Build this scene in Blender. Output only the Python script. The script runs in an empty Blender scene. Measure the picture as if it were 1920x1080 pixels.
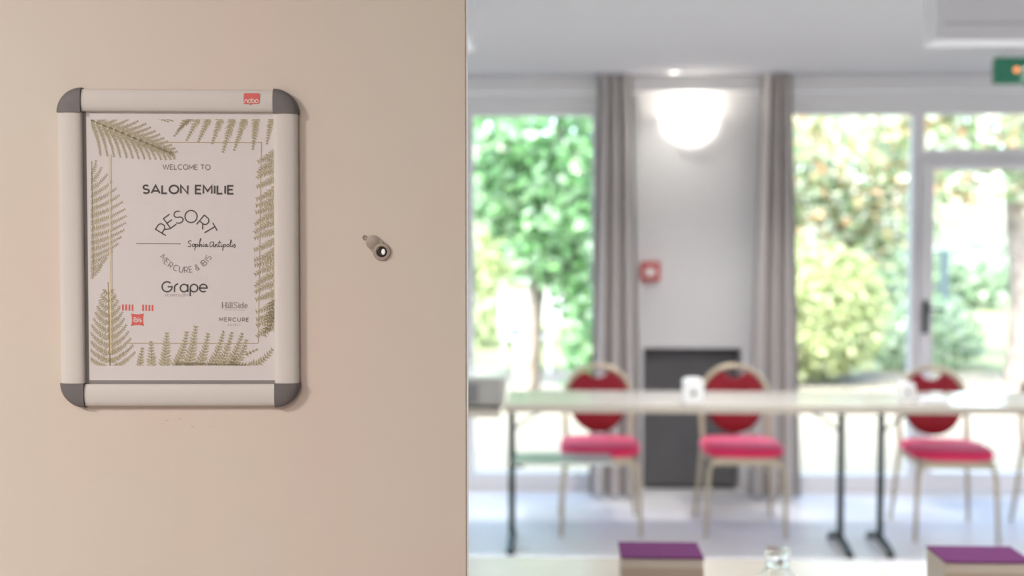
import bpy, bmesh, math, random
from mathutils import Vector, Matrix
R = math.radians
rnd = random.Random(7)
scene = bpy.context.scene
COL = scene.collection

# ------------------------------------------------------------------ camera
cam_d = bpy.data.cameras.new('camera'); cam = bpy.data.objects.new('camera', cam_d); COL.objects.link(cam)
cam.location = (0, 0, 1.45); cam.rotation_euler = (R(90 - 2.28), 0, R(2.0))
cam_d.sensor_width = 36; cam_d.lens = 40; cam_d.clip_start = .02; cam_d.clip_end = 300
cam_d.dof.use_dof = True; cam_d.dof.focus_distance = 1.172; cam_d.dof.aperture_fstop = 3.4
scene.camera = cam
# ------------------------------------------------------------------ world, sun, exposure
scene.view_settings.view_transform = 'Standard'; scene.view_settings.look = 'None'
scene.view_settings.gamma = 1; scene.view_settings.use_curve_mapping = False
scene.view_settings.exposure = 0.66
world = bpy.data.worlds.new('sky'); scene.world = world; world.use_nodes = True
wn = world.node_tree.nodes; wl = world.node_tree.links
for n in list(wn): wn.remove(n)
wo = wn.new('ShaderNodeOutputWorld'); wb = wn.new('ShaderNodeBackground'); ws = wn.new('ShaderNodeTexSky')
ws.sky_type = 'NISHITA'; ws.sun_disc = False; ws.sun_elevation = R(50); ws.sun_rotation = R(200); ws.dust_density = 3; ws.air_density = 1.0; ws.ozone_density = .6
wb.inputs['Strength'].default_value = .95
wl.new(ws.outputs[0], wb.inputs[0]); wl.new(wb.outputs[0], wo.inputs[0])
sun_d = bpy.data.lights.new('sun', 'SUN'); sun_d.energy = 8.5; sun_d.angle = R(1.0); sun_d.color = (1, .95, .86)
sun = bpy.data.objects.new('sun', sun_d); COL.objects.link(sun); sun.location = (0, -5, 12)
sun.rotation_euler = Vector((.62, .16, -.80)).to_track_quat('-Z', 'Y').to_euler()
def area(name, loc, size, energy, color=(1, 1, 1), rot=(0, 0, 0), spread=180, size_y=None):
    d = bpy.data.lights.new(name, 'AREA'); d.energy = energy; d.color = color; d.size = size; d.spread = R(spread)
    if size_y: d.shape = 'RECTANGLE'; d.size_y = size_y
    o = bpy.data.objects.new(name, d); COL.objects.link(o); o.location = loc; o.rotation_euler = rot
    return o
# corridor ceiling lamps (warm), then unseen lights added to brighten the meeting room
for (x, y, e) in ((-1.75, -.45, 44), (-.5, -.95, 14.5), (.7, -1.2, 3.2)):
    area('corridor_lamp', (x, y, 2.36), .45, e, (1, .955, .90))
for x in (-1.6, .9, 3.3):
    for y in (2.0, 3.4, 4.9):
        area('room_fill_light', (x, y, 2.38), .3, 17 if y > 4.5 else 8, (1, .96, .93), spread=130)
for (x0, x1) in ((-1.6, .3), (1.35, 4.3)):      # daylight portals in the glazing
    p = area('window_portal', ((x0 + x1) / 2, 6.72, 1.15), x1 - x0, 1, rot=(R(-90), 0, 0), size_y=2.2); p.data.cycles.is_portal = True
area('recessed_spot_light', (.665, 6.30, 2.365), .06, .8, (1, .95, .88), spread=110)
scene.cycles.use_denoising = True
scene.cycles.max_bounces = 10; scene.cycles.transparent_max_bounces = 16
scene.cycles.caustics_reflective = False; scene.cycles.caustics_refractive = False
scene.cycles.sample_clamp_indirect = 6

# ------------------------------------------------------------------ materials
def mat(name, col, rough=.6, metal=0, spec=.5, noise=None, bump=None, coat=0, sheen=0, emit=None, sheen_tint=(1, 1, 1)):
    m = bpy.data.materials.new(name); m.use_nodes = True; nt = m.node_tree; b = nt.nodes['Principled BSDF']
    b.inputs['Base Color'].default_value = (*col, 1); b.inputs['Roughness'].default_value = rough
    b.inputs['Metallic'].default_value = metal; b.inputs['Specular IOR Level'].default_value = spec
    b.inputs['Coat Weight'].default_value = coat
    if sheen:
        b.inputs['Sheen Weight'].default_value = sheen; b.inputs['Sheen Roughness'].default_value = .35
        b.inputs['Sheen Tint'].default_value = (*sheen_tint, 1)
    if emit:
        b.inputs['Emission Color'].default_value = (*emit[:3], 1); b.inputs['Emission Strength'].default_value = emit[3]
    tc = nt.nodes.new('ShaderNodeTexCoord')
    if noise:      # (scale, second colour, amount)
        n = nt.nodes.new('ShaderNodeTexNoise'); n.inputs['Scale'].default_value = noise[0]; n.inputs['Detail'].default_value = 3
        mx = nt.nodes.new('ShaderNodeMix'); mx.data_type = 'RGBA'
        rp = nt.nodes.new('ShaderNodeMapRange'); rp.inputs[1].default_value = .35; rp.inputs[2].default_value = .65; rp.inputs[4].default_value = noise[2]
        nt.links.new(tc.outputs['Object'], n.inputs['Vector']); nt.links.new(n.outputs['Fac'], rp.inputs[0]); nt.links.new(rp.outputs[0], mx.inputs[0])
        mx.inputs[6].default_value = (*col, 1); mx.inputs[7].default_value = (*noise[1], 1)
        nt.links.new(mx.outputs[2], b.inputs['Base Color'])
    if bump:
        n2 = nt.nodes.new('ShaderNodeTexNoise'); n2.inputs['Scale'].default_value = bump[0]
        bp = nt.nodes.new('ShaderNodeBump'); bp.inputs['Strength'].default_value = bump[1]; bp.inputs['Distance'].default_value = bump[2]
        nt.links.new(tc.outputs['Object'], n2.inputs['Vector']); nt.links.new(n2.outputs['Fac'], bp.inputs['Height']); nt.links.new(bp.outputs[0], b.inputs['Normal'])
    return m
def glass_pane(name, refl=.03):
    m = bpy.data.materials.new(name); m.use_nodes = True; nt = m.node_tree
    for n in list(nt.nodes): nt.nodes.remove(n)
    o = nt.nodes.new('ShaderNodeOutputMaterial'); mx = nt.nodes.new('ShaderNodeMixShader'); t = nt.nodes.new('ShaderNodeBsdfTransparent'); g = nt.nodes.new('ShaderNodeBsdfGlossy')
    t.inputs[0].default_value = (.95, .98, .97, 1); g.inputs['Roughness'].default_value = .02
    mx.inputs[0].default_value = refl
    nt.links.new(t.outputs[0], mx.inputs[1]); nt.links.new(g.outputs[0], mx.inputs[2]); nt.links.new(mx.outputs[0], o.inputs[0])
    return m
def leaf_mat(name, trans=.5):
    m = bpy.data.materials.new(name); m.use_nodes = True; nt = m.node_tree
    for n in list(nt.nodes): nt.nodes.remove(n)
    o = nt.nodes.new('ShaderNodeOutputMaterial'); mx = nt.nodes.new('ShaderNodeMixShader'); d = nt.nodes.new('ShaderNodeBsdfDiffuse'); t = nt.nodes.new('ShaderNodeBsdfTranslucent')
    a = nt.nodes.new('ShaderNodeAttribute'); a.attribute_name = 'leaf_colour'
    mx.inputs[0].default_value = trans
    nt.links.new(a.outputs['Color'], d.inputs[0]); nt.links.new(a.outputs['Color'], t.inputs[0])
    gl = nt.nodes.new('ShaderNodeBsdfGlossy'); gl.inputs['Roughness'].default_value = .45; mg = nt.nodes.new('ShaderNodeMixShader'); mg.inputs[0].default_value = .09
    nt.links.new(d.outputs[0], mx.inputs[1]); nt.links.new(t.outputs[0], mx.inputs[2])
    nt.links.new(mx.outputs[0], mg.inputs[1]); nt.links.new(gl.outputs[0], mg.inputs[2]); nt.links.new(mg.outputs[0], o.inputs[0])
    return m
def door_paint():
    m = mat('door_paint', (.60, .542, .472), .5, noise=(2.6, (.625, .508, .455), 1.0), bump=(260, .05, .0006), spec=.35)
    return m
M = dict(
    door=door_paint(), door_edge=mat('door_edge_daylit', (.80, .78, .76), .45),
    wall=mat('white_wall_paint', (.72, .72, .72), .8, bump=(180, .05, .001)),
    corridor=mat('corridor_wall_paint', (.68, .64, .60), .8), corridor_floor=mat('corridor_carpet', (.28, .24, .22), .95, bump=(300, .3, .004)),
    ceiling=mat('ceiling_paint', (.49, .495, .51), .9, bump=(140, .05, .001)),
    floor=mat('pale_vinyl', (.82, .815, .825), .42, noise=(26, (.75, .75, .76), .7), spec=.5),
    winframe=mat('white_window_lacquer', (.75, .75, .77), .4),
    glass=glass_pane('window_glass'),
    curtain=mat('taupe_curtain_fabric', (.54, .51, .495), .95, sheen=.2, bump=(420, .3, .002)),
    darkpanel=mat('dark_grey_panel', (.105, .105, .108), .6, noise=(6, (.12, .12, .122), .6)),
    alarm=mat('alarm_red', (.55, .03, .03), .4), alarmw=mat('alarm_white', (.75, .72, .72), .4),
    exitgreen=mat('exit_green', (.02, .15, .085), .4, emit=(.03, .2, .13, .12)), exitwhite=mat('exit_white', (.8, .85, .8), .4, emit=(.8, 1, .9, .5)),
    led=mat('orange_indicator', (.9, .35, .1), .3, emit=(1, .30, .12, 1.1)),
    opal=mat('opal_glass', (.9, .88, .84), .35, emit=(1, .95, .88, 1.6)), lampmetal=mat('white_lamp_metal', (.8, .8, .8), .4),
    whitebox=mat('white_housing', (.72, .73, .77), .5), slot=mat('housing_slot', (.5, .51, .55), .6),
    tabletop=mat('table_laminate', (.47, .445, .405), .16, noise=(9, (.43, .41, .37), .5), spec=.5),
    tableedge=mat('table_edge_band', (.46, .425, .365), .45),
    neartop=mat('near_table_laminate', (.50, .475, .42), .20, noise=(9, (.56, .53, .46), .5)),
    legmetal=mat('dark_green_black_metal', (.018, .032, .034), .38, metal=.3),
    shelf=mat('pale_green_shelf', (.62, .74, .68), .15),
    chairframe=mat('champagne_metal', (.50, .44, .33), .36, metal=.35),
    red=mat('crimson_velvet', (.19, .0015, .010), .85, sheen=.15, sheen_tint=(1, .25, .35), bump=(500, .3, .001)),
    litseatred=mat('crimson_velvet_lit_seat', (.82, .03, .135), .8, sheen=1, sheen_tint=(1, .5, .62), bump=(500, .3, .001)),  # seat velvet made lighter and pinker: window light put into the colour
    purple=mat('purple_card', (.115, .022, .11), .75, spec=.15), beige=mat('beige_card', (.52, .47, .42), .7, noise=(14, (.50, .44, .39), .6)),
    brownband=mat('taupe_band', (.40, .33, .27), .7),
    ceramic=mat('white_ceramic', (.85, .87, .88), .2), darkhole=mat('dark_opening', (.03, .03, .035), .5),
    projector=mat('projector_grey', (.36, .36, .34), .5), projdark=mat('projector_vent_grey', (.17, .18, .18), .6),
    projlid=mat('projector_lid', (.60, .66, .64), .2),
    alu=mat('silver_anodised', (.60, .553, .53), .62, metal=0, spec=.25), corner=mat('dark_grey_plastic', (.135, .120, .122), .6, bump=(700, .15, .0004)),
    backing=mat('dark_backing', (.22, .195, .19), .7), paper=mat('poster_paper', (.615, .565, .57), .4, spec=.35),
    ink=mat('dark_brown_ink', (.055, .042, .042), .6), inksoft=mat('thin_brown_ink', (.19, .155, .15), .6), inkpale=mat('pale_brown_ink', (.40, .345, .325), .6),
    fern=mat('olive_gold_print', (.335, .285, .185), .5, noise=(400, (.42, .36, .24), .8)), gold=mat('gold_print_line', (.40, .315, .20), .4), goldlight=mat('bright_gold_print_line', (.66, .53, .34), .35),
    redink=mat('red_print', (.60, .095, .085), .5), whiteink=mat('white_print', (.74, .62, .58), .5),
    viewer=mat('taupe_viewer_metal', (.33, .265, .23), .5, metal=.1), viewerdark=mat('viewer_barrel', (.012, .008, .006), .35), lens=mat('viewer_through_light', (.95, .96, .98), .05, coat=1),
    gravel=mat('pale_gravel', (.225, .205, .17), .95, noise=(3, (.19, .175, .14), .8), bump=(60, .6, .02)), lawn=mat('dry_lawn', (.21, .24, .12), .95, noise=(5, (.26, .27, .15), .8), bump=(90, .8, .03)),
    bark=mat('plane_bark', (.40, .34, .31), .9, noise=(7, (.24, .20, .18), 1.0), bump=(30, .7, .02)), bark2=mat('brown_bark', (.22, .16, .12), .9, noise=(12, (.14, .1, .08), 1.0)),
    leaf=leaf_mat('leaf'), house=mat('white_render', (.52, .52, .54), .9), roof=mat('grey_roof', (.35, .30, .28), .9), postdark=mat('blue_grey_steel', (.08, .12, .15), .5),
    plastic=mat('white_garden_plastic', (.80, .81, .84), .35), plasticdark=mat('navy_cushion', (.10, .12, .18), .8), shutter=mat('house_shutter', (.30, .36, .45), .7),
    clear=None,
)
def clear_glass():
    m = bpy.data.materials.new('clear_glass'); m.use_nodes = True; b = m.node_tree.nodes['Principled BSDF']
    b.inputs['Transmission Weight'].default_value = 1; b.inputs['Roughness'].default_value = .03; b.inputs['IOR'].default_value = 1.45; b.inputs['Base Color'].default_value = (.96, .98, .97, 1)
    return m
M['clear'] = clear_glass()

# ------------------------------------------------------------------ mesh helpers
class MB:
    def __init__(s): s.v = []; s.f = []; s.c = []
    def add(s, vs, fs):
        o = len(s.v); s.v += [tuple(v) for v in vs]; s.f += [tuple(i + o for i in f) for f in fs]
    def box(s, x0, x1, y0, y1, z0, z1):
        s.add([(x0, y0, z0), (x1, y0, z0), (x1, y1, z0), (x0, y1, z0), (x0, y0, z1), (x1, y0, z1), (x1, y1, z1), (x0, y1, z1)],
              [(0, 3, 2, 1), (4, 5, 6, 7), (0, 1, 5, 4), (1, 2, 6, 5), (2, 3, 7, 6), (3, 0, 4, 7)]); return s
    def loft(s, rings, caps=True, closed=True):
        n = len(rings[0]); o = len(s.v); s.v += [tuple(p) for r in rings for p in r]
        for i in range(len(rings) - 1):
            for j in range(n if closed else n - 1):
                k = (j + 1) % n; s.f.append((o + i * n + j, o + i * n + k, o + (i + 1) * n + k, o + (i + 1) * n + j))
        if caps: s.f.append(tuple(o + j for j in reversed(range(n)))); s.f.append(tuple(o + (len(rings) - 1) * n + j for j in range(n)))
        return s
    def tube(s, pts, r, n=10, caps=True):
        pts = [Vector(p) for p in pts]; rs = r if isinstance(r, (list, tuple)) else [r] * len(pts); rings = []
        t0 = (pts[1] - pts[0]).normalized(); ref = Vector((0, 0, 1)) if abs(t0.z) < .9 else Vector((0, 1, 0)); u = t0.cross(ref).normalized()
        for i, p in enumerate(pts):
            t = (pts[min(i + 1, len(pts) - 1)] - pts[max(i - 1, 0)]).normalized(); u = (u - t * u.dot(t)).normalized(); w = t.cross(u)
            rings.append([p + (u * math.cos(2 * math.pi * k / n) + w * math.sin(2 * math.pi * k / n)) * rs[i] for k in range(n)])
        return s.loft(rings, caps)
    def lathe(s, prof, n=24, cx=0, cy=0, caps=True, axis='z'):
        rings = []
        for (r, z) in prof:
            ring = []
            for k in range(n):
                a = 2 * math.pi * k / n; x, y = r * math.cos(a), r * math.sin(a)
                ring.append((cx + x, cy + y, z) if axis == 'z' else (cx + x, z, cy + y))
            rings.append(ring)
        return s.loft(rings, caps)
    def build(s, name, m, parent=None, smooth=False, bevel=0, loc=None, rz=0, segs=2):
        me = bpy.data.meshes.new(name); me.from_pydata(s.v, [], s.f); me.update()
        bm = bmesh.new(); bm.from_mesh(me); bmesh.ops.recalc_face_normals(bm, faces=bm.faces)
        if bevel: bmesh.ops.bevel(bm, geom=bm.edges[:], offset=bevel, segments=segs, affect='EDGES', profile=.5, clamp_overlap=True)
        bm.to_mesh(me); bm.free()
        if smooth:
            for p in me.polygons: p.use_smooth = True
            try: me.set_sharp_from_angle(angle=R(38))
            except Exception: pass
        if m: me.materials.append(m)
        o = bpy.data.objects.new(name, me); COL.objects.link(o); o.parent = parent
        if loc: o.location = loc
        o.rotation_euler[2] = rz
        return o
def box(name, x0, x1, y0, y1, z0, z1, m, parent=None, bevel=0): return MB().box(x0, x1, y0, y1, z0, z1).build(name, m, parent, bevel=bevel)
def tag(o, label, cat=None, group=None, kind=None):
    o['label'] = label
    if cat: o['category'] = cat
    if group: o['group'] = group
    if kind: o['kind'] = kind
    return o
def thing(name, label, cat, loc=(0, 0, 0), rz=0, group=None, kind=None):
    o = bpy.data.objects.new(name, None); COL.objects.link(o); o.location = loc; o.rotation_euler[2] = rz; o.empty_display_size = .05
    return tag(o, label, cat, group, kind)
def struct(o, label): o['kind'] = 'structure'; o['label'] = label; return o
def copy_tree(o, parent=None):
    c = o.copy(); COL.objects.link(c); c.parent = parent
    for ch in [k for k in COL.objects if k.parent == o]: copy_tree(ch, c)
    return c
def arc(cx, cy, r, a0, a1, n=12, ry=None):
    ry = r if ry is None else ry
    return [(cx + r * math.cos(R(a0 + (a1 - a0) * i / n)), cy + ry * math.sin(R(a0 + (a1 - a0) * i / n))) for i in range(n + 1)]

# ------------------------------------------------------------------ the building
WY, ZC = 6.60, 2.39
XL, XR, YF, YB = -3.2, 4.6, 1.22, -1.8
struct(box('floor', XL, XR, YF - .12, WY + .12, -.08, 0, M['floor']), 'pale grey glossy floor of the meeting room')
struct(box('floor_corridor', XL, XR, YB, YF - .12, -.08, 0, M['corridor_floor']), 'carpeted corridor floor outside the door')
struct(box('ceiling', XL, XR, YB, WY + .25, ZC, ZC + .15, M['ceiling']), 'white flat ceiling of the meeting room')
struct(box('wall_left', XL - .12, XL, YB, WY + .12, 0, ZC, M['wall']), 'white side wall of the meeting room')
struct(box('wall_right', XR, XR + .12, YB, WY + .12, 0, ZC, M['wall']), 'white side wall on the far right')
struct(box('wall_corridor', XL, XR, YB - .12, YB, 0, ZC, M['corridor']), 'beige wall behind the camera in the corridor')
f = MB(); f.box(XL, -.95, YF - .12, YF, 0, ZC); f.box(.80, XR, YF - .12, YF, 0, ZC); f.box(-.95, .80, YF - .12, YF, 2.08, ZC)
struct(f.build('wall_front', M['corridor']), 'wall around the double doorway')
WT, WB = 2.198, .10                              # top and bottom of the glazing
f = MB()
f.box(.30, .53, WY, WY + .22, 0, WT); f.box(1.10, 1.335, WY, WY + .22, 0, WT); f.box(.53, 1.10, WY, WY + .22, .84, WT); f.box(.53, 1.10, WY + .12, WY + .22, 0, .84)
f.box(XL, XR, WY, WY + .22, WT, ZC); f.box(XL, -2.1, WY, WY + .22, 0, WT); f.box(4.2, XR, WY, WY + .22, 0, WT)
struct(f.build('wall_back', M['wall'], bevel=.003), 'white window wall with a pillar between the curtains')
struct(box('trim_1', XL, XR, WY - .13, WY, 2.30, ZC, M['wall'], bevel=.006), 'white boxed ledge along the top of the window wall')
struct(box('trim_2', .47, .53, WY - .02, WY, 0, 2.30, M['wall'], bevel=.004), 'white upright strip at the edge of the pillar')

def frame_rect(mb, x0, x1, z0, z1, l, r, t, b, y0, y1):
    mb.box(x0, x0 + l, y0, y1, z0, z1); mb.box(x1 - r, x1, y0, y1, z0, z1)
    mb.box(x0 + l, x1 - r, y0, y1, z1 - t, z1); mb.box(x0 + l, x1 - r, y0, y1, z0, z0 + b)
def window(n, x0, x1, l, r, label):
    mb = MB(); frame_rect(mb, x0, x1, 0, WT, l, r, .012, WB, WY + .02, WY + .09)
    w = struct(mb.build('window_%d' % n, M['winframe'], bevel=.004), label)
    box('pane', x0 + l, x1 - r, WY + .05, WY + .058, WB, WT - .012, M['glass'], w)
    return w
window(1, -.505, .30, .05, .065, 'tall floor-length window left of the pillar')
window(2, -1.35, -.505, .05, .05, 'tall window hidden behind the beige door')
window(3, -2.10, -1.35, .05, .05, 'tall end window hidden behind the beige door')
window(4, 1.335, 2.11, .02, .045, 'tall fixed window right of the pillar')
window(5, 3.02, 4.20, .06, .05, 'tall window beyond the garden door')
# transom window and glazed garden door
mb = MB(); frame_rect(mb, 2.11, 3.02, 1.985, WT, .025, .03, .012, .0, WY + .02, WY + .09); mb.box(2.11, 3.02, WY + .02, WY + .09, 1.925, 1.985)
w6 = struct(mb.build('window_6', M['winframe'], bevel=.004), 'narrow transom window above the garden door')
box('pane', 2.135, 2.99, WY + .05, WY + .058, 1.985, WT - .012, M['glass'], w6)
mb = MB(); frame_rect(mb, 2.113, 3.017, .012, 1.922, .075, .075, .055, .11, WY + .005, WY + .075)
d2 = struct(mb.build('door_2', M['winframe'], bevel=.004), 'white glazed garden door under the transom window')
box('pane', 2.188, 2.942, WY + .035, WY + .043, .122, 1.867, M['glass'], d2)
h = MB(); h.box(2.128, 2.158, WY - .008, WY + .006, .93, 1.12); h.tube([(2.143, WY - .006, 1.07), (2.143, WY - .045, 1.07), (2.155, WY - .05, 1.07), (2.24, WY - .05, 1.068)], .009, 8)
h.build('handle', M['legmetal'], d2, smooth=True)

# ------------------------------------------------------------------ beige door with its viewer
DA = R(3.4)
P0 = Vector((-.38406, 1.16502, 0))                # point of the door face under the poster's centre
D = Vector((math.cos(DA), math.sin(DA), 0)); N = Vector((math.sin(DA), -math.cos(DA), 0))
# local frame of the door: x along the leaf, y into the room, z up; origin under the poster on the face
door = MB().box(-.534, .2955, 0, .040, .008, 2.05).build('door_1', M['door'], bevel=.0012, loc=P0, rz=DA)
struct(door, 'beige painted door leaf that carries the framed poster')
MB().box(.2957, .2972, .0012, .0385, .02, 2.04).build('daylit_edge_strip', M['door_edge'], door)  # white strip added along the edge: daylight put into its colour
hd = MB(); hd.box(.215, .265, -.007, -.0002, .86, 1.04); hd.tube([(.24, -.006, .98), (.24, -.05, .98), (.23, -.056, .98), (.13, -.056, .98)], .009, 10)
hd.build('handle', M['alu'], door, smooth=True)
dv = MB(); cx, cz = .2080, 1.4406
dv.lathe([(.0092, -.0001), (.0092, -.0018), (.0087, -.0026), (.0060, -.0029), (.0052, -.0022), (.0052, -.0004)], 36, cx, cz, axis='y')
viewer = dv.build('door_viewer', M['viewer'], door, smooth=True); viewer['label'] = 'taupe peephole with swung-aside cover'
c2x, c2z = cx - .0090, cz + .0098
cv = MB(); ring = []
# cover disc with a short neck down to the viewer ring
out = arc(c2x, c2z, .0073, 0, 360, 32)[:-1]
cv.loft([[(x, -.0004, z) for x, z in out], [(x, -.0022, z) for x, z in out], [(c2x + (x - c2x) * .94, -.0025, c2z + (z - c2z) * .94) for x, z in out]])
nx, nz = .0098, .0090
cv.loft([[(c2x + a, y, c2z + b) for a, b in ((-.0052, -.0050), (.0050, .0052), (.0110, .0000), (.0000, -.0110))] for y in (-.0004, -.0024)])
cv.build('cover', M['viewer'], viewer, smooth=True)
lp = MB(); lp.tube([(c2x - .0086 + .0018 * math.cos(R(a)), -.0012, c2z + .0048 + .0022 * math.sin(R(a))) for a in range(0, 331, 30)], .0006, 6); lp.build('tab', M['viewer'], viewer, smooth=True)
vb = MB(); vb.lathe([(.0052, -.0006), (.0052, -.0030), (.0044, -.0034), (.0040, -.0030), (.0001, -.0026)], 32, cx, cz, axis='y'); vb.build('barrel', M['viewerdark'], viewer, smooth=True)
vl = MB(); o_ = [(cx + .0019 + .0021 * math.cos(t), cz + .0031 * math.sin(t)) for t in [2 * math.pi * k / 24 for k in range(24)]]
vl.loft([[(x, -.0026, z) for x, z in o_], [(x, -.0036, z) for x, z in o_], [(cx + .0019 + (x - cx - .0019) * .5, -.0041, cz + (z - cz) * .5) for x, z in o_]]); vl.build('lens', M['lens'], viewer, smooth=True)  # white disc: daylight showing through the viewer, put into its colour
# scuff marks below the frame: hair-thin rubbed spots in the paint
for (x, z, L, a) in ((-.0160, 1.2652, .0065, 20), (-.0030, 1.2668, .0045, 15), (.0105, 1.2590, .0060, -50), (.0290, 1.2590, .0030, -40), (-.020, 1.2620, .003, 60)):
    s_ = MB(); ca, sa = math.cos(R(a)), math.sin(R(a)); w_ = .0004
    s_.add([(x - ca * L / 2, -.0001, z - sa * L / 2), (x - sa * w_, -.0001, z + ca * w_), (x + ca * L / 2, -.0001, z + sa * L / 2), (x + sa * w_, -.0001, z - ca * w_)], [(0, 1, 2, 3)])
    s_.build('scuff_mark', M['inkpale'], door)

# ------------------------------------------------------------------ poster frame
FW, FH, FD = .2460, .3285, .0115                   # outer size of the snap frame
U = 1 / 1812.0                                     # one design unit of the poster in metres
frame = thing('poster_frame', 'silver snap frame with dark rounded corners holding a welcome poster on beige door', 'poster frame',
              P0 + Vector((0, 0, 1.2796)) + D * .0003, DA)
frame.rotation_euler[1] = R(.15)
RW = .0255                                          # rail width
# rail cross-section: (across, height above the door)
SEC = [(0, .0003), (0, .0070), (.0018, .0092), (.0060, .0108), (.0130, .0115), (.0195, .0112), (.0238, .0100), (.0250, .0085), (.0250, .0040), (.0215, .0040), (.0215, .0003)]
def rail(side):
    mb = MB(); g = .0004
    if side in 'lr':
        sg = 1 if side == 'l' else -1; x0 = -FW / 2 if side == 'l' else FW / 2
        mb.loft([[(x0 + sg * (.0012 + a * .97), -h, z) for a, h in SEC] for z in (RW - .0015, FH - RW + .0005)])
    else:
        sg = 1 if side == 'b' else -1; z0 = 0 if side == 'b' else FH
        mb.loft([[(x, -h, z0 + sg * (.0014 + a * .92)) for a, h in SEC] for x in (-FW / 2 + RW + g, FW / 2 - RW - g)])
    return mb.build('rail', M['alu'], frame, smooth=True)
rails = {s: rail(s) for s in 'lrtb'}
for (cx_, cz_, a0) in ((-1, 1, 90), (1, 1, 0), (1, -1, 270), (-1, -1, 180)):
    mb = MB(); ox = cx_ * (FW / 2 - RW); oz = FH / 2 + cz_ * (FH / 2 - RW)
    rings = []
    for (r, hh) in ((RW, .0002), (RW, .0062), (RW * .985, .0085), (RW * .93, .0106), (RW * .82, .0122), (RW * .5, .0128), (.0004, .0128)):
        rings.append([(ox + r * math.cos(R(a0 + 90 * k / 14)), -hh, oz + r * math.sin(R(a0 + 90 * k / 14))) for k in range(15)] + [(ox, -hh, oz)])
    mb.loft(rings); mb.build('corner', M['corner'], frame, smooth=True)
box('backboard', -FW / 2 + .018, FW / 2 - .018, -.0046, -.0004, .022, FH - .022, M['backing'], frame)
# design coordinates: (x, y) on the printed sheet, in design units, to frame-local x, z
def DP(x, y):
    t = (y - 166) / 595.5; s = (x - 110 - 8 * t) / 448.0
    yy = y - 4.5 * s * (1 - t)
    return ((s - .5) * FW, FH * (1 - (yy - 166) / 596.0))
PY = -.0050                                         # print surface depth
(px0, pz1), (px1, pz0) = DP(163.5, 206), DP(526, 711)
pz0 = DP(162, 711)[1]
poster = box('poster', px0, px1, PY + .0001, PY + .0006, pz0, pz1, M['paper'], frame); poster['label'] = 'white welcome sheet with fern border and dark lettering'
def pr(name, polys, m, lift=.00012, label=None):
    mb = MB()
    for poly in polys: mb.add([(*[DP(x, y)[0]], PY - lift, DP(x, y)[1]) for x, y in poly], [tuple(range(len(poly)))])
    o = mb.build(name, m, poster)
    if label: o['label'] = label
    return o
def ribbon(pts, w, ends=False):
    """quads of a stroke of width w along pts"""
    n = len(pts); L = []
    closed = n > 3 and math.dist(pts[0], pts[-1]) < 1e-6
    for i in range(n):
        if closed: a = pts[i - 1] if i > 0 else pts[-2]; b = pts[i + 1] if i < n - 1 else pts[1]
        else: a = pts[max(i - 1, 0)]; b = pts[min(i + 1, n - 1)]
        p = pts[i]
        d1 = (p[0] - a[0], p[1] - a[1]); d2 = (b[0] - p[0], b[1] - p[1])
        def nrm(d):
            l = math.hypot(*d); return (d[0] / l, d[1] / l) if l > 1e-9 else None
        d1, d2 = nrm(d1) or nrm(d2) or (1, 0), nrm(d2) or nrm(d1) or (1, 0)
        t = nrm((d1[0] + d2[0], d1[1] + d2[1])) or d1
        k = min(1 / max(.35, t[0] * d1[0] + t[1] * d1[1]), 1.8)
        L.append((-t[1] * w / 2 * k, t[0] * w / 2 * k))
    return [[(pts[i][0] + L[i][0], pts[i][1] + L[i][1]), (pts[i + 1][0] + L[i + 1][0], pts[i + 1][1] + L[i + 1][1]),
             (pts[i + 1][0] - L[i + 1][0], pts[i + 1][1] - L[i + 1][1]), (pts[i][0] - L[i][0], pts[i][1] - L[i][1])] for i in range(n - 1)]
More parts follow.
